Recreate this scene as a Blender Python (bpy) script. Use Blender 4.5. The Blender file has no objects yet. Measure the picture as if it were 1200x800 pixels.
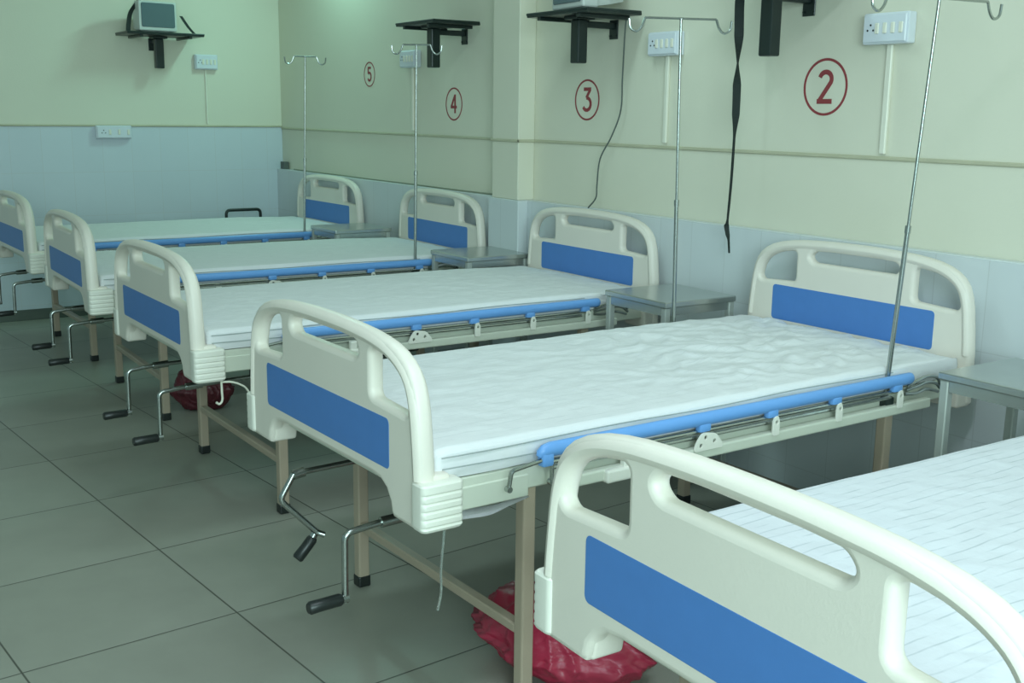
import bpy, bmesh, math, random
from mathutils import Vector, Matrix, noise
random.seed(7)
C = bpy.context.scene.collection
PI = math.pi

# ------------------------------------------------------------------ measured layout
CAM = dict(loc=(-1.127, -2.3018, 1.4477), f=1311.63)
CAM_R = Vector((0.83447869, -0.55089209, 0.01277547))
CAM_U = Vector((0.10024862, 0.17457007, 0.9795282))
CAM_F = Vector((0.54184456, 0.81611469, -0.20090118))
W = 2.175            # right wall
YB = 5.867           # back wall
DADO = 0.05
CEIL = 3.0
BEDS = {1: (-0.0325, -1.248), 2: (0.005, 0.244), 3: (0.028, 1.839), 4: (0.044, 3.309), 5: (0.048, 4.761)}
YAW = {1: -0.0108, 2: 0.0264, 3: 0.0108, 4: -0.0095, 5: 0.0302}
def K(a, c): return c + (a - c) * 1.012      # wall fittings measured on a plane 39 mm in front of the wall
L = 2.026            # distance between the two end boards
YC = -0.015          # bed centre line

# ------------------------------------------------------------------ materials
def new_mat(name):
    m = bpy.data.materials.new(name); m.use_nodes = True
    nt = m.node_tree; b = nt.nodes['Principled BSDF']
    return m, nt, b
def N(nt, t, **kw):
    n = nt.nodes.new(t)
    for k, v in kw.items(): setattr(n, k, v)
    return n
def mat(name, col, rough=0.5, metal=0.0, var=0.06, scale=6.0, bump=0.0, bscale=60.0, spec=0.5, coat=0.0):
    m, nt, b = new_mat(name)
    tc = N(nt, 'ShaderNodeTexCoord')
    nz = N(nt, 'ShaderNodeTexNoise'); nz.inputs['Scale'].default_value = scale; nz.inputs['Detail'].default_value = 4
    nt.links.new(tc.outputs['Object'], nz.inputs['Vector'])
    mx = N(nt, 'ShaderNodeMix', data_type='RGBA')
    mx.inputs['A'].default_value = tuple(c * (1 - var) for c in col) + (1,)
    mx.inputs['B'].default_value = tuple(min(1, c * (1 + var)) for c in col) + (1,)
    nt.links.new(nz.outputs['Fac'], mx.inputs['Factor'])
    nt.links.new(mx.outputs['Result'], b.inputs['Base Color'])
    b.inputs['Roughness'].default_value = rough; b.inputs['Metallic'].default_value = metal
    b.inputs['Specular IOR Level'].default_value = spec
    if coat: b.inputs['Coat Weight'].default_value = coat
    if bump:
        n2 = N(nt, 'ShaderNodeTexNoise'); n2.inputs['Scale'].default_value = bscale; n2.inputs['Detail'].default_value = 3
        nt.links.new(tc.outputs['Object'], n2.inputs['Vector'])
        bp = N(nt, 'ShaderNodeBump'); bp.inputs['Strength'].default_value = bump; bp.inputs['Distance'].default_value = 0.01
        nt.links.new(n2.outputs['Fac'], bp.inputs['Height']); nt.links.new(bp.outputs['Normal'], b.inputs['Normal'])
    return m
def mathn(nt, op, a, bb=None):
    n = N(nt, 'ShaderNodeMath', operation=op)
    for i, v in enumerate((a, bb)):
        if v is None: continue
        if isinstance(v, (int, float)): n.inputs[i].default_value = v
        else: nt.links.new(v, n.inputs[i])
    return n.outputs[0]
def tile_mat(name, col, joint, su, sv, ou, ov, axes, rot, width, rough, var, bump=0.3, mottle=0.1, spec=0.5):
    """rectangular tiles laid in object space along two axes"""
    m, nt, b = new_mat(name)
    tc = N(nt, 'ShaderNodeTexCoord')
    mp = N(nt, 'ShaderNodeMapping'); mp.vector_type = 'POINT'; mp.inputs['Rotation'].default_value = (0, 0, -rot)
    nt.links.new(tc.outputs['Object'], mp.inputs['Vector'])
    sp = N(nt, 'ShaderNodeSeparateXYZ'); nt.links.new(mp.outputs['Vector'], sp.inputs['Vector'])
    def cell(ax, s, o):
        v = mathn(nt, 'DIVIDE', mathn(nt, 'SUBTRACT', sp.outputs[ax], o), s)
        fl = mathn(nt, 'FLOOR', v); fr = mathn(nt, 'SUBTRACT', v, fl)
        d = mathn(nt, 'MULTIPLY', mathn(nt, 'SUBTRACT', 0.5, mathn(nt, 'ABSOLUTE', mathn(nt, 'SUBTRACT', fr, 0.5))), s)
        return fl, d
    fu, du = cell(axes[0], su, ou); fv, dv = cell(axes[1], sv, ov)
    d = mathn(nt, 'MINIMUM', du, dv)
    mr = N(nt, 'ShaderNodeMapRange'); mr.inputs['From Min'].default_value = width * 0.4; mr.inputs['From Max'].default_value = width
    nt.links.new(d, mr.inputs['Value'])
    cb = N(nt, 'ShaderNodeCombineXYZ'); nt.links.new(fu, cb.inputs[0]); nt.links.new(fv, cb.inputs[1])
    wn = N(nt, 'ShaderNodeTexWhiteNoise'); nt.links.new(cb.outputs[0], wn.inputs['Vector'])
    nz = N(nt, 'ShaderNodeTexNoise'); nz.inputs['Scale'].default_value = 5; nz.inputs['Detail'].default_value = 5
    nt.links.new(tc.outputs['Object'], nz.inputs['Vector'])
    k = mathn(nt, 'ADD', mathn(nt, 'MULTIPLY', wn.outputs['Value'], var), mathn(nt, 'MULTIPLY', nz.outputs['Fac'], mottle))
    k = mathn(nt, 'ADD', k, 1 - var / 2 - mottle / 2)
    vm = N(nt, 'ShaderNodeVectorMath', operation='SCALE'); vm.inputs[0].default_value = col; nt.links.new(k, vm.inputs['Scale'])
    mx = N(nt, 'ShaderNodeMix', data_type='RGBA'); mx.inputs['A'].default_value = tuple(joint) + (1,)
    nt.links.new(vm.outputs[0], mx.inputs['B']); nt.links.new(mr.outputs[0], mx.inputs['Factor'])
    nt.links.new(mx.outputs['Result'], b.inputs['Base Color'])
    bp = N(nt, 'ShaderNodeBump'); bp.inputs['Strength'].default_value = bump; bp.inputs['Distance'].default_value = 0.002
    nt.links.new(mr.outputs[0], bp.inputs['Height']); nt.links.new(bp.outputs['Normal'], b.inputs['Normal'])
    b.inputs['Roughness'].default_value = rough; b.inputs['Specular IOR Level'].default_value = spec
    return m
def sheet_mat(name, col, stripe, strength, period):
    """woven cotton with thin broken stripes running along the bed"""
    m, nt, b = new_mat(name)
    tc = N(nt, 'ShaderNodeTexCoord')
    sp = N(nt, 'ShaderNodeSeparateXYZ'); nt.links.new(tc.outputs['Object'], sp.inputs['Vector'])
    nz = N(nt, 'ShaderNodeTexNoise'); nz.inputs['Scale'].default_value = 3.5; nz.inputs['Detail'].default_value = 3
    nt.links.new(tc.outputs['Object'], nz.inputs['Vector'])
    y = mathn(nt, 'ADD', sp.outputs[1], mathn(nt, 'MULTIPLY', nz.outputs['Fac'], 0.03))
    v = mathn(nt, 'DIVIDE', y, period); fr = mathn(nt, 'FRACT', v)
    dd = mathn(nt, 'ABSOLUTE', mathn(nt, 'SUBTRACT', fr, 0.5))
    line = N(nt, 'ShaderNodeMapRange'); line.inputs['From Min'].default_value = 0.03; line.inputs['From Max'].default_value = 0.10
    line.inputs['To Min'].default_value = 1; line.inputs['To Max'].default_value = 0
    nt.links.new(dd, line.inputs['Value'])
    mp = N(nt, 'ShaderNodeMapping'); mp.inputs['Scale'].default_value = (14, 40, 1); nt.links.new(tc.outputs['Object'], mp.inputs['Vector'])
    n2 = N(nt, 'ShaderNodeTexNoise'); n2.inputs['Scale'].default_value = 1.0; n2.inputs['Detail'].default_value = 2
    nt.links.new(mp.outputs[0], n2.inputs['Vector'])
    br = N(nt, 'ShaderNodeMapRange'); br.inputs['From Min'].default_value = 0.40; br.inputs['From Max'].default_value = 0.6
    nt.links.new(n2.outputs['Fac'], br.inputs['Value'])
    fac = mathn(nt, 'MULTIPLY', mathn(nt, 'MULTIPLY', line.outputs[0], br.outputs[0]), strength)
    mx = N(nt, 'ShaderNodeMix', data_type='RGBA'); mx.inputs['A'].default_value = tuple(col) + (1,); mx.inputs['B'].default_value = tuple(stripe) + (1,)
    nt.links.new(fac, mx.inputs['Factor']); nt.links.new(mx.outputs['Result'], b.inputs['Base Color'])
    n3 = N(nt, 'ShaderNodeTexNoise'); n3.inputs['Scale'].default_value = 28; n3.inputs['Detail'].default_value = 4
    nt.links.new(tc.outputs['Object'], n3.inputs['Vector'])
    bp = N(nt, 'ShaderNodeBump'); bp.inputs['Strength'].default_value = 0.35; bp.inputs['Distance'].default_value = 0.006
    nt.links.new(n3.outputs['Fac'], bp.inputs['Height']); nt.links.new(bp.outputs['Normal'], b.inputs['Normal'])
    b.inputs['Roughness'].default_value = 0.85; b.inputs['Specular IOR Level'].default_value = 0.2
    return m

M = {}
M['board'] = mat('cream_plastic', (0.80, 0.74, 0.66), 0.40, var=0.03, bump=0.05, bscale=180)
M['bumper'] = mat('white_plastic', (0.82, 0.80, 0.72), 0.42, var=0.02)
M['blue'] = mat('blue_laminate', (0.075, 0.215, 0.56), 0.45, var=0.05, scale=25, bump=0.04, bscale=300)
M['railblue'] = mat('blue_rail_plastic', (0.16, 0.38, 0.80), 0.32, var=0.04)
M['frame'] = mat('pale_painted_steel', (0.66, 0.68, 0.58), 0.42, var=0.05)
M['legs'] = mat('beige_painted_tube', (0.46, 0.37, 0.28), 0.35, var=0.10, scale=9)
M['chrome'] = mat('chrome', (0.42, 0.45, 0.43), 0.26, 1.0, var=0.03)
M['steel'] = mat('brushed_stainless', (0.50, 0.53, 0.52), 0.25, 0.8, var=0.10, scale=12)
M['lockersteel'] = mat('pale_locker_steel', (0.50, 0.53, 0.50), 0.40, 0.35, var=0.06, scale=9)
M['black'] = mat('black_plastic', (0.016, 0.020, 0.019), 0.38, var=0.15)
M['blackmetal'] = mat('black_painted_metal', (0.012, 0.022, 0.020), 0.33, var=0.2)
M['strap'] = mat('black_webbing', (0.012, 0.020, 0.018), 0.75, var=0.25, scale=40)
M['mattress'] = mat('mattress_cover', (0.52, 0.56, 0.54), 0.6, var=0.05)
M['sheet'] = sheet_mat('white_cotton_sheet', (0.78, 0.78, 0.80), (0.45, 0.48, 0.50), 0.25, 0.030)
M['sheet_striped'] = sheet_mat('white_striped_sheet', (0.73, 0.74, 0.79), (0.42, 0.46, 0.50), 0.60, 0.026)
M['hem'] = mat('grey_seam', (0.36, 0.40, 0.40), 0.8)
M['bag'] = mat('crimson_plastic_bag', (0.40, 0.028, 0.065), 0.36, var=0.20, scale=9, bump=0.35, bscale=16)
M['darkbag'] = mat('dark_red_plastic_bag', (0.13, 0.022, 0.032), 0.35, var=0.25, scale=9, bump=0.3, bscale=16)
M['wallpaint'] = mat('cream_wall_paint', (0.75, 0.73, 0.60), 0.55, var=0.03, scale=1.5, bump=0.06, bscale=90)
M['trim'] = mat('dusty_wall_bead', (0.52, 0.50, 0.36), 0.6, var=0.15, scale=8)
M['skirting'] = mat('dark_skirting_tile', (0.10, 0.12, 0.10), 0.45, var=0.1)
M['ceiling'] = mat('ceiling_paint', (0.80, 0.80, 0.76), 0.7)
M['floor'] = tile_mat('glazed_floor_tiles', (0.33, 0.33, 0.28), (0.085, 0.085, 0.07), 0.6, 0.6, -0.0404, 0.6889, (0, 1), 0.0884, 0.0035, 0.38, 0.10, mottle=0.25, spec=0.3)
M['dado_side'] = tile_mat('pale_blue_wall_tiles', (0.66, 0.70, 0.72), (0.58, 0.61, 0.62), 0.2, 0.3, 0.03, 0.1, (1, 2), 0, 0.0022, 0.28, 0.03, 0.15, 0.04)
M['dado_back'] = tile_mat('pale_blue_back_tiles', (0.62, 0.68, 0.74), (0.60, 0.63, 0.66), 0.2, 0.3, 0.05, 0.1, (0, 2), 0, 0.0022, 0.28, 0.03, 0.15, 0.04)
M['red'] = mat('red_paint', (0.30, 0.05, 0.055), 0.6, var=0.15, scale=30)
M['switch'] = mat('white_switch_plastic', (0.72, 0.76, 0.82), 0.35, var=0.03)
M['conduit'] = mat('white_conduit', (0.82, 0.80, 0.68), 0.4, var=0.03)
M['greycable'] = mat('dark_cable', (0.10, 0.12, 0.11), 0.5)
M['dust'] = mat('dark_dusty_cable', (0.26, 0.28, 0.21), 0.7)
M['screen'] = mat('dead_screen_glass', (0.10, 0.15, 0.17), 0.12, var=0.05)
M['casing'] = mat('grey_casing', (0.55, 0.58, 0.56), 0.4, var=0.04)
M['darkcasing'] = mat('dark_casing', (0.06, 0.09, 0.085), 0.4, var=0.1)
M['darkdeck'] = mat('dark_deck_steel', (0.16, 0.17, 0.16), 0.5, 0.3)
m, nt, b = new_mat('clear_tubing'); b.inputs['Base Color'].default_value = (0.75, 0.82, 0.78, 1); b.inputs['Roughness'].default_value = 0.25
b.inputs['Transmission Weight'].default_value = 0.8
M['tubing'] = m

# ------------------------------------------------------------------ mesh helpers
def obj(name, bm, m, parent=None, smooth=None):
    me = bpy.data.meshes.new(name); bmesh.ops.recalc_face_normals(bm, faces=bm.faces[:])
    bm.to_mesh(me); bm.free(); me.materials.append(m)
    if smooth is not None:
        me.polygons.foreach_set('use_smooth', [True] * len(me.polygons)); me.update()
        if smooth < 3.0: me.set_sharp_from_angle(angle=smooth)
    o = bpy.data.objects.new(name, me); C.objects.link(o)
    if parent is not None: o.parent = parent
    return o
def tag(o, label, cat=None, group=None, kind=None):
    o['label'] = label
    if cat: o['category'] = cat
    if group: o['group'] = group
    if kind: o['kind'] = kind
    return o
def thing(name, label, cat, loc=(0, 0, 0), rz=0, group=None):
    o = bpy.data.objects.new(name, None); C.objects.link(o); o.empty_display_size = 0.1
    o.location = loc; o.rotation_euler = (0, 0, rz)
    return tag(o, label, cat, group)
def box(bm, x0, x1, y0, y1, z0, z1, bev=0.0, seg=2, mtx=None):
    t = bmesh.new()
    bmesh.ops.create_cube(t, size=1)
    for v in t.verts:
        v.co = Vector(((x0 + x1) / 2 + v.co.x * (x1 - x0), (y0 + y1) / 2 + v.co.y * (y1 - y0), (z0 + z1) / 2 + v.co.z * (z1 - z0)))
    if bev: bmesh.ops.bevel(t, geom=t.edges[:], offset=bev, segments=seg, profile=0.5, affect='EDGES')
    if mtx is not None: bmesh.ops.transform(t, matrix=mtx, verts=t.verts[:])
    me = bpy.data.meshes.new('tmp'); t.to_mesh(me); t.free(); bm.from_mesh(me); bpy.data.meshes.remove(me)
def frames(pts, up=None):
    n = len(pts); T = []
    for i in range(n):
        a = pts[max(0, i - 1)]; b_ = pts[min(n - 1, i + 1)]; T.append((b_ - a).normalized())
    ref = Vector(up) if up is not None else (Vector((0, 0, 1)) if abs(T[0].z) < 0.9 else Vector((1, 0, 0)))
    out = []; n0 = (ref - T[0] * ref.dot(T[0])).normalized()
    for i in range(n):
        n0 = (n0 - T[i] * n0.dot(T[i])).normalized() if up is None else (ref - T[i] * ref.dot(T[i])).normalized()
        out.append((T[i], n0, T[i].cross(n0)))
    return out
def tube(bm, pts, r, seg=10, r2=None, up=None, caps=True, radii=None):
    """sweep an ellipse (r along the reference normal, r2 across) along a polyline"""
    pts = [Vector(p) for p in pts]; fr = frames(pts, up); r2 = r2 or r; rings = []
    for i, (p, (t, a, b_)) in enumerate(zip(pts, fr)):
        k = radii[i] if radii else 1.0
        rings.append([bm.verts.new(p + a * (r * k * math.cos(2 * PI * j / seg)) + b_ * (r2 * k * math.sin(2 * PI * j / seg))) for j in range(seg)])
    for A, B in zip(rings, rings[1:]):
        for j in range(seg): bm.faces.new((A[j], A[(j + 1) % seg], B[(j + 1) % seg], B[j]))
    if caps: bm.faces.new(rings[0][::-1]); bm.faces.new(rings[-1])
def rounded(pts, rad=0.02, n=5):
    """round the corners of a polyline"""
    pts = [Vector(p) for p in pts]; out = [pts[0]]
    for a, b_, c in zip(pts, pts[1:], pts[2:]):
        d1 = (a - b_); d2 = (c - b_); k = min(rad, d1.length * 0.49, d2.length * 0.49)
        p = b_ + d1.normalized() * k; q = b_ + d2.normalized() * k
        for i in range(n + 1):
            t = i / n; out.append(p * (1 - t) ** 2 + b_ * 2 * t * (1 - t) + q * t * t)
    return out + [pts[-1]]
def spline(pts, n=6):
    """Catmull-Rom through the points"""
    P = [Vector(p) for p in pts]; P = [P[0] * 2 - P[1]] + P + [P[-1] * 2 - P[-2]]; out = []
    for i in range(1, len(P) - 2):
        for k in range(n):
            t = k / n; a, b_, c, d = P[i - 1:i + 3]
            out.append(0.5 * (2 * b_ + (c - a) * t + (2 * a - 5 * b_ + 4 * c - d) * t * t + (3 * b_ - a - 3 * c + d) * t ** 3))
    return out + [P[-2]]
def rrect(y0, y1, z0, z1, r, n=6):
    out = []
    for cy, cz, a0 in ((y1 - r, z1 - r, 0), (y0 + r, z1 - r, PI / 2), (y0 + r, z0 + r, PI), (y1 - r, z0 + r, 1.5 * PI)):
        for i in range(n + 1):
            a = a0 + (PI / 2) * i / n; out.append((cy + r * math.cos(a), cz + r * math.sin(a)))
    return out
def fillet(poly, rads, n=5):
    out = []; m_ = len(poly)
    for i in range(m_):
        a, b_, c = Vector(poly[i - 1]), Vector(poly[i]), Vector(poly[(i + 1) % m_])
        d1 = a - b_; d2 = c - b_; k = min(rads[i] if isinstance(rads, (list, tuple)) else rads, d1.length * 0.48, d2.length * 0.48)
        p = b_ + d1.normalized() * k; q = b_ + d2.normalized() * k
        for j in range(n + 1):
            t = j / n; w = p * (1 - t) ** 2 + b_ * 2 * t * (1 - t) + q * t * t; out.append((w.x, w.y))
    return out
def plate(bm, outline, holes, half, bevel, mtx, res=3):
    """flat plate with rounded edges and real holes; mtx takes (u, v, w) to place"""
    cu = bpy.data.curves.new('tmp', 'CURVE'); cu.dimensions = '2D'; cu.fill_mode = 'BOTH'
    cu.extrude = max(half - bevel, 0.0); cu.bevel_depth = bevel; cu.bevel_resolution = res; cu.offset = -bevel
    for pl in [outline] + holes:
        s = cu.splines.new('POLY'); s.points.add(len(pl) - 1); s.use_cyclic_u = True
        for p, q in zip(s.points, pl): p.co = (q[0], q[1], 0, 1)
    o = bpy.data.objects.new('tmp', cu); C.objects.link(o)
    dg = bpy.context.evaluated_depsgraph_get()
    me = bpy.data.meshes.new_from_object(o.evaluated_get(dg)); me.transform(mtx)
    bm.from_mesh(me); bpy.data.objects.remove(o); bpy.data.curves.remove(cu); bpy.data.meshes.remove(me)
YZ = Matrix(((0, 0, 1, 0), (1, 0, 0, 0), (0, 1, 0, 0), (0, 0, 0, 1)))     # (u, v, w) -> (x = w, y = u, z = v)
XZ = Matrix(((1, 0, 0, 0), (0, 0, -1, 0), (0, 1, 0, 0), (0, 0, 0, 1)))    # (u, v, w) -> (x = u, y = -w, z = v)
def kids(o): return [c for c in bpy.data.objects if c.parent == o]
def copy_tree(o, parent=None):
    c = o.copy(); C.objects.link(c)
    if parent is not None: c.parent = parent
    for ch in kids(o): copy_tree(ch, c)
    return c

# ------------------------------------------------------------------ the room
def struct(name, bm, m, label, smooth=None):
    o = obj(name, bm, m, None, smooth); o['kind'] = 'structure'; o['label'] = label; return o
bm = bmesh.new(); box(bm, -4.2, W + 0.3, -4.5, YB + 0.2, -0.1, 0); struct('floor', bm, M['floor'], 'glossy large floor tiles with dark joints')
bm = bmesh.new(); box(bm, -4.2, W + 0.3, -4.5, YB + 0.2, CEIL, CEIL + 0.1); struct('ceiling', bm, M['ceiling'], 'plain white ceiling')
bm = bmesh.new(); box(bm, W, W + 0.2, -4.5, YB + 0.2, 0, CEIL); struct('wall_right', bm, M['wallpaint'], 'cream painted wall behind the headboards')
bm = bmesh.new(); box(bm, -4.2, W, YB, YB + 0.2, 0, CEIL); struct('wall_back', bm, M['wallpaint'], 'cream painted back wall')
bm = bmesh.new(); box(bm, -4.2, W - DADO, YB - .02, YB - .0125, 0, .074, .002, 1); struct('baseboard_back', bm, M['skirting'], 'dark skirting along the foot of the back wall')
bm = bmesh.new(); box(bm, W - DADO, W, -4.5, YB, 0, 1.004, 0.004, 1); box(bm, W - 0.11, W - DADO + .001, K(2.43, -2.302) - .02, K(2.672, -2.302) + .02, 0, 1.004, 0.004, 1); struct('wall_right_dado', bm, M['dado_side'], 'pale tiled dado with a ledge along the right wall')
bm = bmesh.new(); box(bm, -4.2, W, YB - 0.012, YB, 0, 1.313, 0.003, 1); struct('wall_back_dado', bm, M['dado_back'], 'pale blue tiled dado on the back wall')
bm = bmesh.new(); box(bm, W - 0.1, W, K(2.43, -2.302), K(2.672, -2.302), 1.0035, CEIL, 0.004, 1); struct('wall_right_pillar', bm, M['wallpaint'], 'shallow cream pilaster between bed numbers 3 and 4')
bm = bmesh.new()
PA, PB = K(2.43, -2.302), K(2.672, -2.302)
for a, b_, c, d in ((W - .008, W, -4.5, PA), (W - .008, W, PB, YB), (W - .108, W - .098, PA - .008, PB + .008), (W - .108, W, PA - .008, PA + .001)): box(bm, a, b_, c, d, 1.2965, 1.3105, .003, 1)
struct('trim_1', bm, M['trim'], 'thin dusty bead running along the right wall')
bm = bmesh.new(); box(bm, -4.2, W, YB - 0.02, YB, 1.3115, 1.3235, 0.003, 1); struct('trim_2', bm, M['trim'], 'thin bead on top of the back wall tiles')

# ------------------------------------------------------------------ hospital bed
HALF = [(0.0, .959), (.06, .9587), (.12, .9575), (.18, .955), (.24, .9515), (.29, .946), (.335, .938), (.375, .926), (.405, .911), (.428, .893), (.446, .869), (.458, .838), (.466, .80), (.472, .75), (.477, .70), (.481, .65), (.482, .60)]
def board_bm(dz):
    bm = bmesh.new(); c = YC
    right = [(c + y, z + dz) for y, z in HALF]; left = [(c - y, z + dz) for y, z in HALF[1:]][::-1]
    low = [(c + .482, .545), (c + .47, .532), (c + .355, .532), (c + .345, .545), (c + .34, .568), (c + .322, .592), (c + .295, .607), (c + .25, .612)]
    outline = left + right + low + [(2 * c - y, z) for y, z in low][::-1]
    outline = outline[::-1]
    def zt(y):                                                   # rim height at |y|
        for (a, za), (b_, zb) in zip(HALF, HALF[1:]):
            if a <= y <= b_: return za + (zb - za) * (y - a) / (b_ - a)
        return .8
    holes = []
    slot = fillet([(-.175, .876), (.175, .876), (.195, .895), (.175, zt(.175) - .038), (.1, zt(.1) - .037), (-.1, zt(.1) - .037), (-.175, zt(.175) - .038), (-.195, .895)], .014)
    holes.append([(c + y, z + dz) for y, z in slot])
    side = fillet([(.252, .797), (.414, .788), (.428, .80), (.422, .838), (.407, .866), (.383, .886), (.335, .900), (.268, .910), (.253, .902)], [.02, .014, .012, .02, .02, .02, .02, .02, .01])
    holes.append([(c + y, z + dz) for y, z in side]); holes.append([(c - y, z + dz) for y, z in side])
    plate(bm, outline, holes, .020, .0135, YZ)
    # rounded rim that runs up both sides and over the top
    path = [(y, z) for y, z in HALF if z > .61]
    path = [(-y, z) for y, z in path[1:]][::-1] + path
    pts = spline([(0, c + y * (1 - .018 / .48), z - .018 * min(1, max(0, (z - .72) / .2)) + dz) for y, z in path], 3)
    rings = []; n = len(pts)
    for i, p in enumerate(pts):
        t = (pts[min(n - 1, i + 1)] - pts[max(0, i - 1)]).normalized(); a = Vector((1, 0, 0)); b_ = t.cross(a).normalized()
        rings.append([bm.verts.new(p + a * (.026 * math.cos(2 * PI * j / 14)) + b_ * (.0185 * math.sin(2 * PI * j / 14))) for j in range(14)])
    for A, B in zip(rings, rings[1:]):
        for j in range(14): bm.faces.new((A[j], A[(j + 1) % 14], B[(j + 1) % 14], B[j]))
    bm.faces.new(rings[0]); bm.faces.new(rings[-1][::-1])
    return bm
def lobe(bm, s, dz, face):
    """foot of the board: deep moulded corner with a curved inner face"""
    c = YC
    out = fillet([(.345, .533), (.478, .533), (.478, .66), (.36, .66), (.30, .612), (.335, .585)], [.01, .01, .01, .02, .02, .03])
    out = [(c + s * y, z + dz) for y, z in out]
    if s < 0: out = out[::-1]
    mt = YZ.copy(); mt[0][3] = face * .026
    plate(bm, out, [], .034, .007, mt)
def bumper_bm(s, dz, face):
    bm = bmesh.new(); c = YC; rings = []
    zs = [.536, .540, .546]
    for k in range(5): zs += [.549 + k * .0185 + d for d in (.002, .006, .0115, .0155)]
    zs += [.644, .648, .650]
    def inset(z):
        if z <= .537 or z >= .649: return .010
        if z <= .541 or z >= .647: return .003
        k = (z - .549) / .0185
        return .0028 if (0 <= k < 5 and (k % 1) < .24) else 0.0
    for z in zs:
        i = inset(z)
        e = i if i in (.010, .003) else 0.0
        pl = rrect(.447 + e, .503 - e, -.027 + e, .082 - e, .013, 5)              # (y, x) rounded rectangle
        rings.append([bm.verts.new((face * x, c + s * (y - (i - e) * max(0, min(1, (y - .470) / .03))), z + dz)) for y, x in pl])
    n = len(rings[0])
    for A, B in zip(rings, rings[1:]):
        for j in range(n): bm.faces.new((A[j], A[(j + 1) % n], B[(j + 1) % n], B[j]))
    bm.faces.new(rings[0]); bm.faces.new(rings[-1])
    return bm
def leg_bm(x, y):
    bm = bmesh.new(); box(bm, x - .018, x + .018, y - .018, y + .018, .03, .575, .005, 2); return bm
def cap_bm(x, y):
    bm = bmesh.new(); box(bm, x - .0205, x + .0205, y - .0205, y + .0205, 0.0, .036, .005, 2); return bm
def crank_bm(y, droop):
    """returns steel crank and grip meshes"""
    st = bmesh.new(); gr = bmesh.new()
    if not droop:
        tube(st, rounded([(.34, y, .463), (.03, y, .455), (-.058, y, .446), (-.060, y, .270)], .02), .0085, 10)
        tube(st, [(.10, y, .457), (.04, y, .455)], .014, 10)
        tube(st, [(-.052, y, .281), (-.074, y, .280)], .012, 10)
        tube(gr, [(-.068, y, .280), (-.074, y, .280), (-.12, y, .279), (-.153, y, .278), (-.158, y, .278)], .0155, 12, radii=[.8, 1, 1, 1.05, .8])
    else:
        tube(st, rounded([(.34, y, .485), (.02, y, .478), (-.012, y, .474)], .01), .0085, 10)
        tube(st, rounded([(-.010, y, .477), (-.052, y, .410), (.050, y - .01, .300), (.068, y - .02, .292)], .016), .0085, 10)
        tube(st, [(.02, y, .478), (-.012, y, .474)], .014, 10)
        tube(st, [(.050, y, .298), (.036, y, .276)], .011, 10)
        tube(gr, [(.042, y, .284), (.038, y, .278), (.018, y, .256), (-.004, y, .234), (-.008, y, .230)], .0155, 12, radii=[.8, 1, 1, 1.05, .8])
    return st, gr

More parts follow.
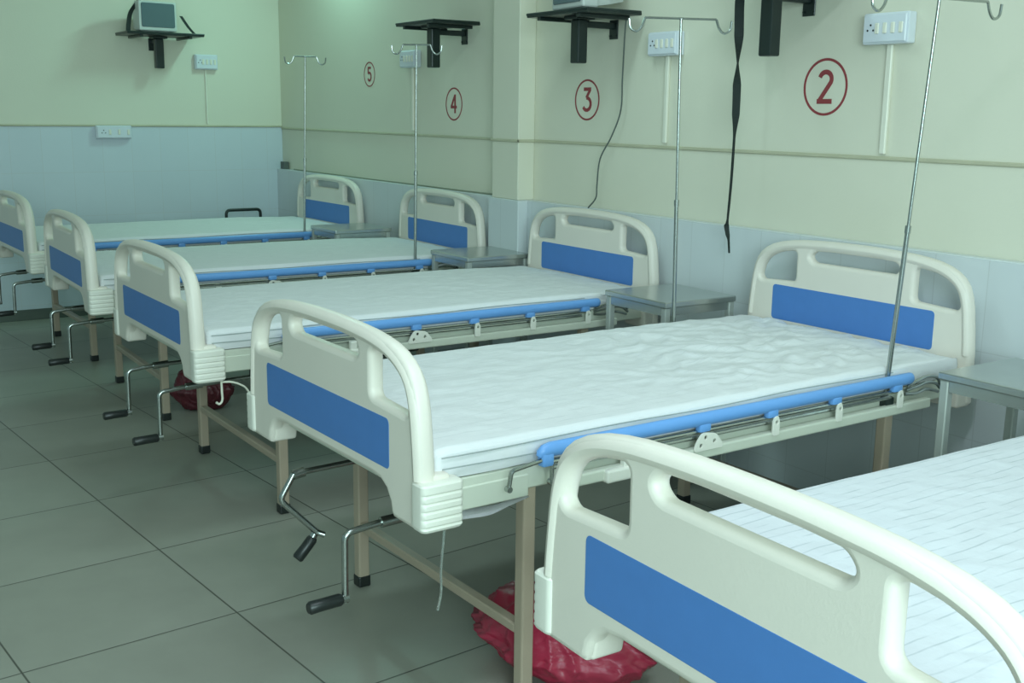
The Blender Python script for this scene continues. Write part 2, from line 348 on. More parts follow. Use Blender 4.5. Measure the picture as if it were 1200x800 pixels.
bed_parts = {}
def make_bed(label, striped=False, droop=False):
    root = thing('hospital_bed', label, 'bed', group='hospital beds along the right wall')
    for kind, dz, x0, face in (('footboard', 0.0, 0.0, 1), ('headboard', 0.050, L, -1)):
        key = kind
        if key not in bed_parts:
            bm = board_bm(dz); lobe(bm, 1, 0, face); lobe(bm, -1, 0, face)
            o = obj(kind, bm, M['board'], root, .6); bed_parts[key] = o.data
        else:
            o = bpy.data.objects.new(kind, bed_parts[key]); C.objects.link(o); o.parent = root
        o.location = (x0, 0, 0)
        if 'panel' + kind not in bed_parts:
            bm = bmesh.new(); zc, zd = (.643, .764) if kind == 'footboard' else (.696, .827)
            plate(bm, rrect(YC - .342, YC + .355, zc, zd, .014)[::-1], [], .0205, .0012, YZ, 1)
            pn = obj('blue_panel', bm, M['blue'], o); bed_parts['panel' + kind] = pn.data
        else:
            pn = bpy.data.objects.new('blue_panel', bed_parts['panel' + kind]); C.objects.link(pn); pn.parent = o
        pn['label'] = 'blue inlaid panel'
        for s in ((-1, 1) if kind == 'footboard' else ()):
            k2 = '%s%d' % (kind, s)
            if k2 not in bed_parts:
                b_ = obj('corner_bumper', bumper_bm(s, dz, face), M['bumper'], o, .5); bed_parts[k2] = b_.data
            else:
                b_ = bpy.data.objects.new('corner_bumper', bed_parts[k2]); C.objects.link(b_); b_.parent = o
            b_['label'] = 'ridged white corner bumper'
    def shared(name, fn, m, parent=root, smooth=None, label=None, key=None):
        key = key or name
        if key not in bed_parts:
            o = obj(name, fn(), m, parent, smooth); bed_parts[key] = o.data
        else:
            o = bpy.data.objects.new(name, bed_parts[key]); C.objects.link(o); o.parent = parent
        if label: o['label'] = label
        return o
    def frame():
        bm = bmesh.new(); c = YC
        for s in (-1, 1):
            y = c + s * .440
            box(bm, .03, L - .03, y - .015, y + .015, .573, .634, .004, 1)
            box(bm, .03, .29, y + (s * .002) - .0165, y + (s * .002) + .0165, .556, .612, .003, 1)
        for x in (.05, .302, .75, 1.2, 1.66, L - .05): box(bm, x - .018, x + .018, c - .43, c + .43, .575, .615, .003, 1)
        return bm
    shared('frame', frame, M['frame'])
    def deck():
        bm = bmesh.new(); box(bm, .04, L - .04, YC - .424, YC + .424, .6165, .6335); return bm
    shared('mattress_deck', deck, M['darkdeck'])
    for x in (.302, 1.665):
        for s in (-1, 1):
            y = YC + s * .43
            lg = shared('leg', lambda: leg_bm(x, y), M['legs'], key='leg%.2f%d' % (x, s))
            shared('foot_cap', lambda: cap_bm(x, y), M['black'], lg, label='black rubber foot', key='cap%.2f%d' % (x, s))
        def bar():
            bm = bmesh.new(); box(bm, x - .016, x + .016, YC - .413, YC + .413, .186, .212, .004, 1); return bm
        shared('cross_bar', bar, M['legs'], key='bar%.2f' % x)
    for y, dr in ((-.2, False), (.2, droop)):
        st, gr = crank_bm(y, dr); cr = obj('crank', st, M['chrome'], root, .7); cr['label'] = 'bent chrome bed crank'
        g = obj('grip', gr, M['black'], cr, .7); g['label'] = 'black plastic crank grip'
    # crank gear tubes below the deck
    for gy in (-.2, .2):
        def gear():
            bm = bmesh.new(); tube(bm, [(.30, gy, .47), (1.0, gy, .50)], .016, 8); box(bm, .288, .316, gy - .02, gy + .02, .45, .58, .002, 1)
            return bm
        shared('crank_shaft', gear, M['blackmetal'], key='gear%.1f' % gy)
    # folded side rail on the near side
    y0 = YC - .487
    def rail():
        bm = bmesh.new()
        tube(bm, [(.300, y0, .658), (.303, y0, .664), (.312, y0, .670), (.33, y0, .673), (1.0, y0, .672), (1.69, y0, .671), (1.70, y0, .671), (1.704, y0, .671)], .0185, 14, .014, up=(0, 0, 1), radii=[.55, .8, .95, 1, 1, 1, .9, .7])
        box(bm, .300, .334, y0 - .013, y0 + .013, .634, .668, .006, 2)
        for x in (.83, 1.087, 1.353, 1.632): box(bm, x - .024, x + .018, y0 - .012, y0 + .010, .638, .664, .007, 2)
        return bm
    rl = shared('side_rail', rail, M['railblue'], smooth=.7, label='folded blue side rail')
    def rods():
        bm = bmesh.new()
        tube(bm, [(.32, y0 + .004, .640), (1.66, y0 + .004, .637)], .006, 8)
        tube(bm, [(.34, y0 + .010, .623), (1.62, y0 + .010, .620)], .006, 8)
        tube(bm, rounded([(.31, y0 - .004, .652), (.216, y0 - .004, .640), (.209, y0 - .004, .600)], .01), .0055, 8)
        tube(bm, [(.331, y0 - .006, .640), (.331, y0 - .006, .594)], .0055, 8)
        for x, z in ((.209, .597), (.331, .593)): tube(bm, [(x, y0 - .010, z), (x, y0 + .004, z)], .0075, 10)
        for k, (x1, h, z1) in enumerate(((1.868, .664, .628), (1.872, .645, .615), (1.866, .622, .604))):      # folded end arms
            tube(bm, spline([(1.685, y0 + .002 + k * .003, .645 - k * .012), (1.74, y0 + .002 + k * .003, h - .006), (1.79, y0 + .004 + k * .003, h), (1.84, y0 + .006 + k * .003, h - .010), (x1, y0 + .010 + k * .003, z1)], 6), .0055, 8)
        return bm
    shared('rail_rods', rods, M['chrome'], rl, .7, 'thin chrome rail rods')
    def br(x, big):
        bm = bmesh.new()
        if big: o_ = fillet([(x - .05, .590), (x + .055, .590), (x + .055, .602), (x + .03, .632), (x - .02, .640), (x - .04, .615)], .012)
        else: o_ = fillet([(x - .013, .588), (x + .013, .588), (x + .013, .628), (x + .006, .644), (x - .008, .642), (x - .013, .624)], .006)
        hs = [[(hx + .0055 * math.cos(a), hz + .0055 * math.sin(a)) for a in [2 * PI * k / 12 for k in range(12)]] for hx, hz in (((x - .008, .625), (x + .024, .612), (x - .024, .605)) if big else ((x + .002, .626),))]
        mt = XZ.copy(); mt[1][3] = y0 - .010; plate(bm, o_[::-1], hs, .003, .001, mt, 1)
        return bm
    for i, (x, big) in enumerate(((.835, True), (1.095, False), (1.36, False), (1.64, False))):
        shared('rail_bracket', lambda: br(x, big), M['bumper'], rl, .6, 'white pressed rail bracket', key='br%d' % i)
    def base_bar():
        bm = bmesh.new(); box(bm, .40, 1.80, y0 - .008, y0 + .017, .566, .597, .005, 2); return bm
    shared('rail_base', base_bar, M['frame'], rl, label='pale steel bar carrying the rail brackets')
    def lock():
        bm = bmesh.new(); box(bm, .490, .580, y0 - .022, y0 + .012, .562, .596, .006, 2); box(bm, .548, .575, y0 - .016, y0 + .004, .592, .625, .003, 1); return bm
    shared('rail_lock', lock, M['bumper'], rl, label='white plastic rail lock block')
    return root

# ------------------------------------------------------------------ mattress under its sheet
def profile(n=26):
    """half outline of the made-up mattress, from the near bottom edge to the middle (y, z)"""
    pts = []
    H, r, bw = .712, .020, .452
    for i in range(9): pts.append((-bw - .003 * math.sin(PI * i / 8), .637 + (H - r - .637) * i / 8))
    for i in range(1, 8):
        a = PI / 2 * i / 7; pts.append((-bw + r - r * math.cos(a), H - r + r * math.sin(a)))
    for i in range(1, 29): pts.append((-bw + r + (bw - r) * i / 28, H))
    return pts
def sheet_bm(seed, amp, head_amp, folds):
    pr = profile(); full = pr + [(-y, z) for y, z in pr[:-1]][::-1]
    bm = bmesh.new(); nx = 190; x0, x1 = .036, L - .036; grid = []
    for i in range(nx + 1):
        u = i / nx; x = x0 + (x1 - x0) * u; row = []
        e = min(u * nx / 5.0, (1 - u) * nx / 5.0, 1.0); sq = (1 - math.sqrt(max(0, 1 - (1 - e) ** 2)))   # rounded ends
        for j, (y, z) in enumerate(full):
            p = Vector((x, y + YC, z)); yy = abs(y)
            topness = max(0.0, min(1.0, (z - .66) / .05))
            k = amp + head_amp * max(0.0, min(1.0, (x - .75) / .5))
            f = noise.fractal(Vector((x * 2.6 + seed * 7, y * 3.6, seed)), .9, 2.2, 4) * .5
            w1 = noise.noise(Vector((x * 9 + 3 * noise.noise(Vector((x * 2, y * 2, seed))) + y * 6, y * 16 - x * 7, seed * 3)))
            ridg = 1 - abs(noise.noise(Vector((x * 7.5 + y * 6, y * 12 - x * 5, seed * 1.7 + 5)))) * 2
            k *= 1 - .75 * max(0, min(1, (yy - .33) / .1))
            dz = k * (f * .8 + w1 * .35 + max(0, ridg - .45) * .9)
            p.z += dz * topness - .010 * sq * topness
            if z > .70: p.z -= .014 * max(0, (x - 1.55) / .45) + .004 * (yy / .45) ** 2
            if topness < 1 or yy > .43:                                # cloth hanging down the side
                s = -1 if y < 0 else 1
                p.y += s * (.004 * noise.noise(Vector((x * 7, z * 20, seed))) + .002)
                if folds and x > 1.66 and s < 0:
                    t = min(1, (x - 1.66) / .12); q = (z - .637) * 1.0 + (x - 1.66) * .16
                    p.y -= t * .004 * math.sin(q * 330)
            # square off the ends
            p.y = YC + (p.y - YC) * (1 - .012 * sq)
            row.append(bm.verts.new(p))
        grid.append(row)
    for A, B in zip(grid, grid[1:]):
        for a, b_, c, d in zip(A, A[1:], B[1:], B): bm.faces.new((a, b_, c, d))
    for row in (grid[0], grid[-1]):                                    # tucked ends
        bot = [bm.verts.new((v.co.x, v.co.y, .637)) for v in row]
        for a, b_, c, d in zip(row, row[1:], bot[1:], bot):
            if (a.co - d.co).length > 1e-4 or (b_.co - c.co).length > 1e-4:
                try: bm.faces.new((a, b_, c, d))
                except ValueError: pass
    return bm
def make_mattress(bid, label, seed, amp, head_amp, folds, striped=False):
    bx, by = BEDS[bid]
    bm = bmesh.new(); box(bm, .045, L - .045, YC - .44, YC + .44, .636, .690, .015, 3)
    o = obj('mattress', bm, M['mattress'], None, .7); tag(o, label, 'mattress', 'made-up mattresses on the beds')
    o.location = (bx, by, 0); o.rotation_euler = (0, 0, YAW[bid])
    sh = obj('bed_sheet', sheet_bm(seed, amp, head_amp, folds), M['sheet_striped' if striped else 'sheet'], o, 3.1)
    sh['label'] = 'white sheet with thin broken stripes' if striped else 'white cotton sheet'
    bm = bmesh.new()
    for z in (.662, .690):
        pts = [(x, YC - .4585 - (.001 if z < .68 else -.0015), z + .002 * math.sin(x * 9 + z * 50)) for x in [.05 + .02 * k for k in range(81)]]
        tube(bm, pts, .0017, 6)
    h = obj('hem_seam', bm, M['hem'], sh); h['label'] = 'thin grey seam'
    return o

bed_labels = {1: 'nearest bed, cropped by the frame, with a clearly striped white sheet',
              2: 'bed below painted number 2 with creased white sheet and red bag underneath',
              3: 'bed below painted number 3, with smooth sheet, third from the camera',
              4: 'bed below painted number 4, second from the tiled back wall',
              5: 'farthest bed, next to the tiled back wall, below painted number 5'}
mat_labels = {1: 'mattress under a striped white sheet on the nearest bed',
              2: 'mattress under a badly creased white sheet on the bed below number 2',
              3: 'mattress under a smooth white sheet on the bed below number 3',
              4: 'mattress under a flat white sheet on the bed below number 4',
              5: 'mattress under a flat sheet on the farthest bed by the back wall'}
for k in (2, 1, 3, 4, 5):
    r = make_bed(bed_labels[k], droop=(k in (2,)))
    r.location = BEDS[k] + (0,); r.rotation_euler = (0, 0, YAW[k])
make_mattress(1, mat_labels[1], 1.3, .004, .001, False, True)
make_mattress(2, mat_labels[2], 2.1, .006, .015, False)
make_mattress(3, mat_labels[3], 3.7, .004, .003, True)
make_mattress(4, mat_labels[4], 4.9, .004, .001, True)
make_mattress(5, mat_labels[5], 5.5, .004, .001, True)
def on_bed(k, p):
    bx, by = BEDS[k]; c, s = math.cos(YAW[k]), math.sin(YAW[k])
    return (bx + p[0] * c - p[1] * s, by + p[0] * s + p[1] * c, p[2])

# drainage bag hook under bed 3 and thin cord, cloth end under bed 2
bm = bmesh.new()
tube(bm, spline([(.07, -.495, .545), (.07, -.497, .50), (.07, -.498, .468), (.060, -.498, .455), (.048, -.498, .462)], 6), .004, 8)
tube(bm, spline([(.07, -.495, .530), (.11, -.495, .525), (.15, -.495, .505), (.165, -.495, .485)], 6), .0035, 8)
o = obj('wire_hook', bm, M['conduit'], None, .7); tag(o, 'thin white wire hook hanging under the front corner of bed number 3', 'hook')
o.location = BEDS[3] + (0,); o.rotation_euler = (0, 0, YAW[3])
bm = bmesh.new()
tube(bm, spline([(.06, -.470, .542), (.055, -.468, .48), (.055, -.460, .42), (.06, -.452, .36), (.055, -.445, .315)], 6), .003, 8)
o = obj('clear_tube', bm, M['tubing'], None, .7); tag(o, 'thin clear tube dangling below the white corner bumper of bed number 2', 'tube')
o.location = BEDS[2] + (0,); o.rotation_euler = (0, 0, YAW[2])
bm = bmesh.new(); rows = []
for i in range(21):
    u = i / 20; x = .09 + .20 * u; sag = math.sin(PI * u) * .012
    rows.append([bm.verts.new((x, -.474 + .012 * v + .003 * math.sin(u * 11 + v * 2), .556 - sag - .020 * (1 - u) * (2 - v) / 2)) for v in (0, 1, 2)])
for A, B in zip(rows, rows[1:]):
    for j in range(2): bm.faces.new((A[j], A[j + 1], B[j + 1], B[j]))
bmesh.ops.solidify(bm, geom=bm.faces[:], thickness=.003)
o = obj('cloth_strip', bm, M['sheet'], None, 3.1); tag(o, 'folded end of white cloth tucked under the frame of bed number 2', 'cloth')
o.location = BEDS[2] + (0,); o.rotation_euler = (0, 0, YAW[2])

# ------------------------------------------------------------------ drip stands clamped to the beds
def iv_pole(label, bed, foot, top, bar_deg, half, hooks=True):
    foot = Vector(on_bed(bed, foot)); top = Vector(on_bed(bed, top))
    root = thing('drip_pole', label, 'drip stand', foot, 0, 'drip poles on the beds')
    d = top - foot
    bm = bmesh.new(); tube(bm, [(0, 0, -.05), (0, 0, .0), d * .42], .0075, 10); obj('pole', bm, M['chrome'], root, .7)
    bm = bmesh.new(); tube(bm, [d * .38, d], .0050, 10); tube(bm, [d * .405, d * .425], .0092, 10); obj('upper_rod', bm, M['chrome'], root, .7)
    a = math.radians(bar_deg); e = Vector((math.cos(a), math.sin(a), 0))
    bm = bmesh.new()
    for s in (-1, 1):
        p = [d, d + e * s * half * .35, d + e * s * half, d + e * s * (half + .012) - Vector((0, 0, .03)), d + e * s * (half + .03) - Vector((0, 0, .046)), d + e * s * (half + .052) - Vector((0, 0, .036)), d + e * s * (half + .058) - Vector((0, 0, .004))]
        tube(bm, rounded([d, d + e * s * half], .01), .0042, 8); tube(bm, spline(p[2:], 5), .0042, 8)
    obj('hook_bar', bm, M['chrome'], root, .7)
    bm = bmesh.new(); s = -1 if (foot - Vector(on_bed(bed, (0, 0, foot.z)))).y < 0 else 1
    box(bm, -.018, .018, -.018, .018, -.075, -.045, .004, 2); obj('clamp', bm, M['blackmetal'], root)
    return root
iv_pole('leaning drip pole at the near side of the bed below number 2', 2, (1.617, -.478, .665), (1.645, -.526, 1.775), -6, .195)
iv_pole('upright drip pole between the beds below numbers 2 and 3', 2, (1.62, .462, .68), (1.594, .462, 1.773), -22, .13)
iv_pole('drip pole in front of painted number 4 wall shelf', 4, (1.618, -.478, .68), (1.632, -.478, 1.772), -40, .07)
iv_pole('farthest drip pole, in the corner by the back wall', 5, (1.627, -.478, .69), (1.66, -.478, 1.765), -12, .07)

# ------------------------------------------------------------------ bedside tables
def side_table(label, x, y0, y1, depth=.37):
    root = thing('bedside_table', label, 'side table', (x, y0, 0), 0, 'steel bedside tables between the beds')
    w = y1 - y0
    bm = bmesh.new(); box(bm, 0, depth, 0, w, .722, .745, .004, 2); obj('table_top', bm, M['steel'], root)
    for a in (.018, depth - .018):
        for c in (.018, w - .018):
            bm = bmesh.new(); box(bm, a - .0135, a + .0135, c - .0135, c + .0135, .02, .7215, .003, 1)
            lg = obj('leg', bm, M['lockersteel'], root)
            bm = bmesh.new(); box(bm, a - .016, a + .016, c - .016, c + .016, 0, .0205, .003, 1); obj('foot_cap', bm, M['black'], lg)
    bm = bmesh.new()
    for c in (.012, w - .024): box(bm, .033, depth - .033, c, c + .012, .690, .7215)
    box(bm, .008, .020, .033, w - .033, .690, .7215); box(bm, depth - .020, depth - .008, .033, w - .033, .690, .7215)
    obj('apron', bm, M['steel'], root)
    bm = bmesh.new(); box(bm, .006, depth - .006, .006, w - .006, .20, .212, .002, 1); obj('lower_shelf', bm, M['steel'], root)
    return root
side_table('steel bedside table at the right edge, nearest of its row', 1.585, -.735, -.398)
side_table('steel bedside table between the beds below numbers 2 and 3', 1.672, .865, 1.238)
side_table('steel bedside table between the beds below numbers 3 and 4', 1.70, 2.36, 2.73)
side_table('farthest steel bedside table, between the beds below numbers 4 and 5', 1.66, 3.80, 4.17)

# ------------------------------------------------------------------ painted bed numbers
def arc(cx, cy, rx, ry, a0, a1, n=14): return [(cx + rx * math.cos(math.radians(a0 + (a1 - a0) * i / n)), cy + ry * math.sin(math.radians(a0 + (a1 - a0) * i / n))) for i in range(n + 1)]
STROKES = {
    '2': [arc(0, .27, .27, .25, 165, -25) + [(.16, .05), (-.26, -.50)], [(-.345, -.50), (.33, -.50)]],
    '3': [[(-.28, .52), (.31, .52)], [(.24, .50), (-.06, .10)], arc(-.02, -.20, .32, .30, 96, -150)],
    '4': [[(.34, -.18), (-.38, -.18)], [(-.31, -.16), (.11, .52)], [(.14, .58), (.14, -.55)]],
    '5': [[(.27, .52), (-.29, .52)], [(-.21, .50), (-.24, .06)], arc(-.01, -.18, .31, .32, 135, -150)]}
def bed_number(ch, y, z, r):
    bm = bmesh.new(); n = 64
    ring = [[bm.verts.new((rr * math.cos(2 * PI * i / n), rr * math.sin(2 * PI * i / n), h)) for i in range(n)] for rr, h in ((r, -.0006), (r, .0006), (r * .91, .0006), (r * .91, -.0006))]
    for a, b_ in zip(ring, ring[1:] + ring[:1]):
        for i in range(n): bm.faces.new((a[i], a[(i + 1) % n], b_[(i + 1) % n], b_[i]))
    for lay, st in enumerate(STROKES[ch]):                                        # flat brush strokes
        pts = rounded([(x * r, v * r, 0) for x, v in st], .03 * r, 3); hw = .085 * r; rows = []
        for i, p in enumerate(pts):
            a = (p - pts[i - 1]).normalized() if i else (pts[1] - p).normalized(); b_ = (pts[i + 1] - p).normalized() if i < len(pts) - 1 else a
            t = (a + b_).normalized(); nn = Vector((-t.y, t.x, 0)); k = min(1.6, 1 / max(.5, nn.dot(Vector((-a.y, a.x, 0)))))
            rows.append([bm.verts.new(p + nn * hw * k * q + Vector((0, 0, h + lay * .00015 * (h > 0)))) for q, h in ((-1, -.0006), (1, -.0006), (1, .0006), (-1, .0006))])
        for A, B in zip(rows, rows[1:]):
            for q in range(4): bm.faces.new((A[q], A[(q + 1) % 4], B[(q + 1) % 4], B[q]))
        bm.faces.new(rows[0][::-1]); bm.faces.new(rows[-1])
    mt = Matrix(((0, 0, -1, 0), (-1, 0, 0, 0), (0, 1, 0, 0), (0, 0, 0, 1)))
    bmesh.ops.transform(bm, matrix=mt, verts=bm.verts[:])
    o = obj('bed_number', bm, M['red']); o.location = (W - .0006, K(y, -2.302), K(z, 1.4477))
    return tag(o, 'red number %s painted inside a ring on the wall' % ch, 'number', 'painted bed numbers')
bed_number('2', .566, 1.551, .104); bed_number('3', 2.0, 1.507, .096); bed_number('4', 3.232, 1.486, .092); bed_number('5', 4.287, 1.669, .078)

# ------------------------------------------------------------------ wall shelves for monitors
def wall_shelf(label, y, z0, zt, tx, tw, yaw=0.0, base=(W, 0), rz=0.0, tilt=0.0, off=0.0, so=.2):
    """local frame: wall plane at x=0, shelf reaching to -x"""
    root = thing('wall_shelf', label, 'wall shelf', base, rz, 'monitor shelves on the walls')
    bm = bmesh.new(); box(bm, -so - .027, -so + .027, -.029, .029, z0, zt - .014, .006, 2); obj('post', bm, M['blackmetal'], root)
    bm = bmesh.new(); box(bm, -so + .026, -.005, -.013, .013, zt - .046, zt - .018, .004, 1); obj('arm', bm, M['blackmetal'], root)
    bm = bmesh.new(); box(bm, -.006, 0, -.030, .030, zt - .09, zt - .005, .002, 1)
    for dz in (.02, .075): tube(bm, [(-.010, .021, zt - dz), (-.004, .021, zt - dz)], .005, 8); tube(bm, [(-.010, -.021, zt - dz), (-.004, -.021, zt - dz)], .005, 8)
    obj('wall_plate', bm, M['blackmetal'], root)
    mt = Matrix.Translation((0, 0, zt)) @ Matrix.Rotation(yaw, 4, 'Z') @ Matrix.Rotation(tilt, 4, 'X')
    bm = bmesh.new()
    box(bm, -tx, -.03, -tw / 2 + off, tw / 2 + off, 0.0, .012, .003, 1, mt)
    for s in (-1, 1): box(bm, -tx + .01, -.04, s * tw * .32 - .012 + off, s * tw * .32 + .012 + off, -.016, 0.0, .002, 1, mt)
    box(bm, -so - .05, -so + .05, -.05, .05, -.014, .0, .002, 1, mt)
    obj('tray', bm, M['blackmetal'], root)
    bm = bmesh.new()
    for s in (-1, 1): tube(bm, [mt @ Vector((-tx + .004, -tw / 2 - .0 + off, .014)), mt @ Vector((-tx + .004, tw / 2 + off, .014))], .006, 8) if s > 0 else None
    for s in (-1, 1): tube(bm, [mt @ Vector((-tx + .004, s * (tw / 2 - .004) + off, .014)), mt @ Vector((-.035, s * (tw / 2 - .004) + off, .014))], .006, 8)
    obj('tray_rail', bm, M['blackmetal'], root, .7)
    return root, mt
shelf2, mt2 = wall_shelf('black wall shelf above painted number 2, cut by the top edge', 0, 1.658, 1.90, .33, .46, base=(W, .70, 0))
shelf3, mt3 = wall_shelf('black wall shelf with a monitor, above painted number 3', 0, 1.665, 1.868, .33, .46, base=(W, 1.86, 0))
shelf4, mt4 = wall_shelf('empty black wall shelf above painted number 4', 0, 1.678, 1.898, .32, .42, base=(W, 3.18, 0))
shelfb, mtb = wall_shelf('black shelf on the back wall with a strapped monitor', 0, 1.712, 1.925, .34, .52, base=(1.235, YB, 0), rz=PI / 2, so=.14)

def monitor(label, base, rz, w=.27, h=.235, d=.25):
    """small tube monitor; screen faces local -x"""
    root = thing('monitor', label, 'monitor', base, rz, 'monitors on wall shelves')
    bm = bmesh.new(); box(bm, -.03, .05, -w / 2, w / 2, .012, h, .008, 2)
    sec = [(.05, w / 2 - .006, .02, h - .006), (.12, w / 2 - .02, .03, h - .02), (d - .03, w / 2 - .07, .05, h - .06)]
    rings = [[bm.verts.new((x, sy * hw, z)) for sy, z in ((-1, a), (1, a), (1, c), (-1, c))] for x, hw, a, c in sec]
    for A, B in zip(rings, rings[1:]):
        for j in range(4): bm.faces.new((A[j], A[(j + 1) % 4], B[(j + 1) % 4], B[j]))
    bm.faces.new(rings[0]); bm.faces.new(rings[-1]); box(bm, 0, .12, -w / 2 + .04, w / 2 - .04, 0.0, .014, .004, 1)
    obj('casing', bm, M['casing'], root)
    bm = bmesh.new(); plate(bm, rrect(-w / 2 + .016, w / 2 - .016, .036, h - .012, .012)[::-1], [], .003, .002, YZ, 1)
    bmesh.ops.translate(bm, vec=(-.0315, 0, 0), verts=bm.verts[:]); s = obj('screen', bm, M['screen'], root); s['label'] = 'dark glass screen'
    return root
monitor('grey monitor strapped on the back wall shelf', (1.185, YB - .29, 1.939), PI / 2 + .12, .265, .205)
monitor('monitor on the shelf above painted number 3, cut by the top edge', (W - .26, 1.83, 1.882), -.1)

def ribbon(bm, pts, widths, angs, th=.0016):
    pts = [Vector(p) for p in pts]; rows = []
    for p, w, a in zip(pts, widths, angs):
        e = Vector((math.cos(a), math.sin(a), 0)) * w / 2; n_ = Vector((-math.sin(a), math.cos(a), 0)) * th
        rows.append([bm.verts.new(p - e - n_), bm.verts.new(p + e - n_), bm.verts.new(p + e + n_), bm.verts.new(p - e + n_)])
    for A, B in zip(rows, rows[1:]):
        for j in range(4): bm.faces.new((A[j], A[(j + 1) % 4], B[(j + 1) % 4], B[j]))
    bm.faces.new(rows[0][::-1]); bm.faces.new(rows[-1])
# straps that tie the back monitor to its shelf
bm = bmesh.new(); ribbon(bm, spline([(.99, YB - .30, 1.942), (1.0, YB - .29, 2.00), (1.02, YB - .28, 2.07), (1.08, YB - .27, 2.15)], 6), [.03] * 19, [.1] * 19)
o = obj('strap', bm, M['strap']); tag(o, 'black strap left of the monitor on the back wall shelf', 'strap', 'straps holding the back monitor')
bm = bmesh.new(); ribbon(bm, spline([(1.44, YB - .30, 1.942), (1.40, YB - .29, 1.99), (1.355, YB - .28, 2.06)], 6), [.022] * 13, [.1] * 13)
o = obj('strap', bm, M['strap']); tag(o, 'black strap right of the monitor on the back wall shelf', 'strap', 'straps holding the back monitor')

# long twisted strap hanging from the shelf above number 2
pts = []; wd = []; an = []
key = [(2.02, .895, 1.93), (2.0, .888, 1.871), (2.0, .883, 1.74), (2.0, .882, 1.64), (2.0, .880, 1.56), (2.0, .878, 1.45), (2.0, .880, 1.36), (2.0, .884, 1.20), (2.0, .893, 1.05), (2.0, .897, 1.02), (2.0, .888, .985), (2.0, .882, .965), (2.005, .880, .915)]
kw = [.036, .036, .036, .016, .032, .030, .012, .010, .010, .020, .016, .009, .008]
ka = [-.58, -.58, -.6, .55, -.5, -.45, .2, -.3, .2, -.58, -.4, 0, .2]
sp = spline([(K(a, -1.127), K(b_, -2.302), K(c, 1.4477)) for a, b_, c in key], 8)
for i in range(len(sp)):
    t = i / 8; a = min(int(t), len(kw) - 2); f = t - a; wd.append(kw[a] * (1 - f) + kw[a + 1] * f); an.append(ka[a] * (1 - f) + ka[a + 1] * f)
bm = bmesh.new(); ribbon(bm, sp, wd, an, .002)
o = obj('strap', bm, M['strap']); tag(o, 'long twisted black strap hanging down the wall left of number 2', 'strap')

# cable from the shelf of number 3 down to the headboard
bm = bmesh.new()
tube(bm, spline([(K(a, -1.127), K(b_, -2.302), K(c, 1.4477)) for a, b_, c in [(2.086, 1.66, 1.885), (2.086, 1.672, 1.80), (2.090, 1.685, 1.6), (2.098, 1.700, 1.46), (2.098, 1.76, 1.345), (2.098, 1.84, 1.24), (2.098, 1.858, 1.12), (2.095, 1.86, 1.06), (2.09, 1.91, 1.01)]], 8), .0035, 8)
o = obj('cable', bm, M['greycable'], None, .7); tag(o, 'thin grey cable drooping down the wall right of number 3', 'cable')
bm = bmesh.new()
tube(bm, spline([(2.155, 5.6, 1.009), (2.142, 5.2, 1.009), (2.15, 4.8, 1.009), (2.14, 4.3, 1.009), (2.15, 3.8, 1.009), (2.14, 3.3, 1.009), (2.15, 2.95, 1.009), (2.148, 2.80, 1.009)], 10), .004, 8)
o = obj('cable', bm, M['dust'], None, .7); tag(o, 'dusty dark cable lying on the tiled ledge near the back corner', 'cable')
bm = bmesh.new(); box(bm, -.02, .02, -.035, .035, 0, .055, .004, 2); box(bm, -.024, .024, -.01, .01, .03, .04, .002, 1)
o = obj('junction_box', bm, M['greycable']); o.location = (2.148, 5.76, 1.004); tag(o, 'small dark box on the tiled ledge in the back corner', 'box')

# switch boards with their conduits
def switch_board(label, base, rz, w, h, cond, toggles=4, cw=.018):
    root = thing('switch_board', label, 'switch board', base, rz, 'switch boards on the walls')
    bm = bmesh.new(); box(bm, -.042, 0, -w / 2, w / 2, -h / 2, h / 2, .006, 2); obj('backbox', bm, M['switch'], root)
    bm = bmesh.new(); box(bm, -.049, -.041, -w / 2 + .006, w / 2 - .006, -h / 2 + .006, h / 2 - .006, .003, 1); fp = obj('faceplate', bm, M['switch'], root)
    for i in range(toggles):
        yy = -w / 2 + .025 + (w * .52) * i / max(1, toggles - 1)
        bm = bmesh.new(); box(bm, -.054, -.048, yy - .008, yy + .008, -.018, .018, .002, 1); obj('switch', bm, M['conduit'], fp)
    bm = bmesh.new()
    for yy, zz in ((w * .30, .012), (w * .30 + .012, -.006), (w * .30 - .012, -.006)): tube(bm, [(-.0505, yy, zz), (-.048, yy, zz)], .0035, 8)
    obj('socket_holes', bm, M['black'], fp)
    if cond:
        bm = bmesh.new(); box(bm, -.014, 0, -cw / 2, cw / 2, -h / 2 - cond, -h / 2, .003, 1); obj('conduit', bm, M['conduit'], root)
    return root
switch_board('white switch board right of painted number 2, with white conduit', (W, K(.285, -2.302), K(1.742, 1.4477)), 0, .19, .105, .375, 4, .024)
switch_board('white switch board between numbers 2 and 3, behind the drip pole', (W, K(1.43, -2.302), K(1.738, 1.4477)), 0, .19, .10, .37, 4, .022)
switch_board('pale switch board above and left of number 4', (W, K(3.70, -2.302), K(1.745, 1.4477)), 0, .19, .10, .37, 4, .02)
switch_board('pale switch board on the back wall right of the monitor shelf', (K(1.57, -1.127), YB, 1.770), PI / 2, .165, .105, .385, 4, .012)
switch_board('low pale socket plate at the top of the back wall tiles', (K(.90, -1.127), YB - .012, 1.275), PI / 2, .24, .09, 0, 3)

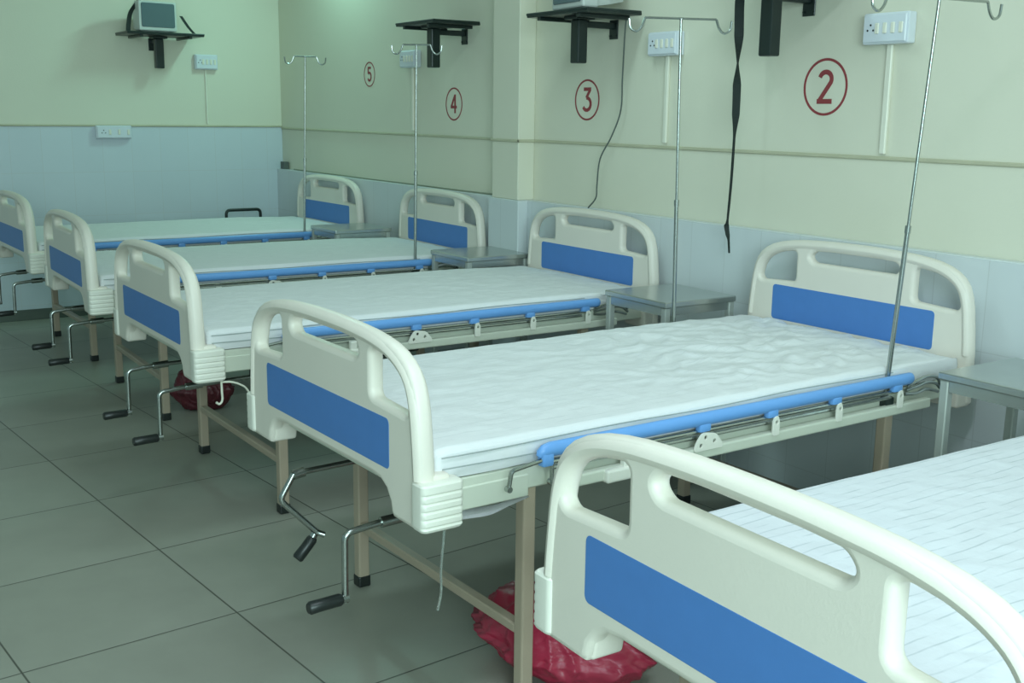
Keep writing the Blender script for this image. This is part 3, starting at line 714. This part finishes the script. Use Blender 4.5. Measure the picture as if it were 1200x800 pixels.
# ------------------------------------------------------------------ red bag under bed 2
def bag_bm():
    bm = bmesh.new(); bmesh.ops.create_icosphere(bm, subdivisions=6, radius=1)
    for v in bm.verts:
        p = v.co.normalized(); a = math.atan2(p.y, p.x)
        r = 1 + .20 * noise.noise(p * 1.5 + Vector((3, 1, 7)))
        pl = p * 1.0; pl.z *= .45
        cre = 1 - abs(noise.noise(pl * 3.4 + Vector((9, 2, 4)))) * 2
        cr2 = 1 - abs(noise.noise(pl * 6.0 + Vector((1, 8, 2)))) * 2
        r += .10 * max(0, cre - .25) ** 1.3 + .035 * max(0, cr2 - .35)
        z = p.z * r
        q = Vector((p.x * r * .165, p.y * r * .225, z * .098))
        if z > 0.2: q.x += .02 * z; q.y += .05 * z
        if q.z < 0: q.x *= 1 + .1; q.y *= 1.1
        q.z = max(q.z, -.092 + .006 * noise.noise(p * 5))
        v.co = q + Vector((0, 0, .092))
    zmin = min(v.co.z for v in bm.verts)
    for v in bm.verts: v.co.z -= zmin
    return bm
root = thing('plastic_bag', 'crumpled red plastic bag on the floor under the bed below number 2', 'bag', (.525, -.085, 0), .35)
body = obj('bag_body', bag_bm(), M['bag'], root, 3.1)
root = thing('plastic_bag', 'dark red bag on the floor between the beds below numbers 3 and 4', 'bag', (.56, 2.98, 0), 1.3)
body = body.copy(); C.objects.link(body); body.parent = root; body.scale = (.55, .55, 1.05); body.data = body.data.copy(); body.data.materials[0] = M['darkbag']

# ------------------------------------------------------------------ chair behind the farthest bed
root = thing('chair', 'black metal chair frame behind the farthest bed', 'chair', (1.74, 5.50, 0))
bm = bmesh.new(); tube(bm, rounded([(-.13, .06, .44), (-.128, .06, .728), (.128, .06, .728), (.13, .06, .44)], .03), .011, 10); obj('backrest', bm, M['blackmetal'], root, .7)
bm = bmesh.new(); box(bm, -.16, .16, -.12, .13, .42, .445, .01, 2); obj('seat', bm, M['blackmetal'], root)
for sx in (-1, 1):
    for sy in (-.10, .10):
        bm = bmesh.new(); tube(bm, [(sx * .14, sy, .425), (sx * .15, sy, 0)], .010, 8); obj('leg', bm, M['blackmetal'], root, .7)

# ------------------------------------------------------------------ light
def area(name, loc, rot, sx, sy, power, col):
    l = bpy.data.lights.new(name, 'AREA'); l.shape = 'RECTANGLE'; l.size = sx; l.size_y = sy; l.energy = power; l.color = col
    o = bpy.data.objects.new(name, l); C.objects.link(o); o.location = loc; o.rotation_euler = rot; return o
area('ceiling_tube_near', (-0.1, -1.05, 2.92), (0, 0, 0), 1.2, .25, 19.5, (.80, .93, 1.04))
area('ceiling_tube_middle', (0.9, 1.2, 2.92), (0, 0, 0), 1.2, .25, 10, (.66, .96, .95))
area('wall_tube_far', (2.02, 4.62, 2.72), (0, math.radians(35), 0), .12, .6, 11, (.45, 1.0, .86))
d = Vector((0.3, 3.0, 1.2)) - Vector((-1.5, -4.3, 1.9))
area('daylight_window', (-1.5, -4.3, 1.9), d.to_track_quat('-Z', 'Y').to_euler(), 2.2, 1.5, 155, (.67, .93, .93))
w = bpy.data.worlds.new('World'); bpy.context.scene.world = w; w.use_nodes = True
bg = w.node_tree.nodes['Background']; bg.inputs['Color'].default_value = (.58, .92, .90, 1); bg.inputs['Strength'].default_value = .36

# ------------------------------------------------------------------ camera and view
cd = bpy.data.cameras.new('Camera'); cam = bpy.data.objects.new('Camera', cd); C.objects.link(cam)
cd.sensor_fit = 'HORIZONTAL'; cd.sensor_width = 36.0; cd.lens = CAM['f'] / 1200.0 * 36.0; cd.clip_start = 0.05
R = Matrix((CAM_R, CAM_U, -CAM_F)).transposed().to_4x4()
cam.matrix_world = Matrix.Translation(CAM['loc']) @ R
sc = bpy.context.scene; sc.camera = cam
sc.view_settings.view_transform = 'Standard'; sc.view_settings.look = 'None'
sc.view_settings.gamma = 1.0; sc.view_settings.use_curve_mapping = False; sc.view_settings.exposure = 0.10
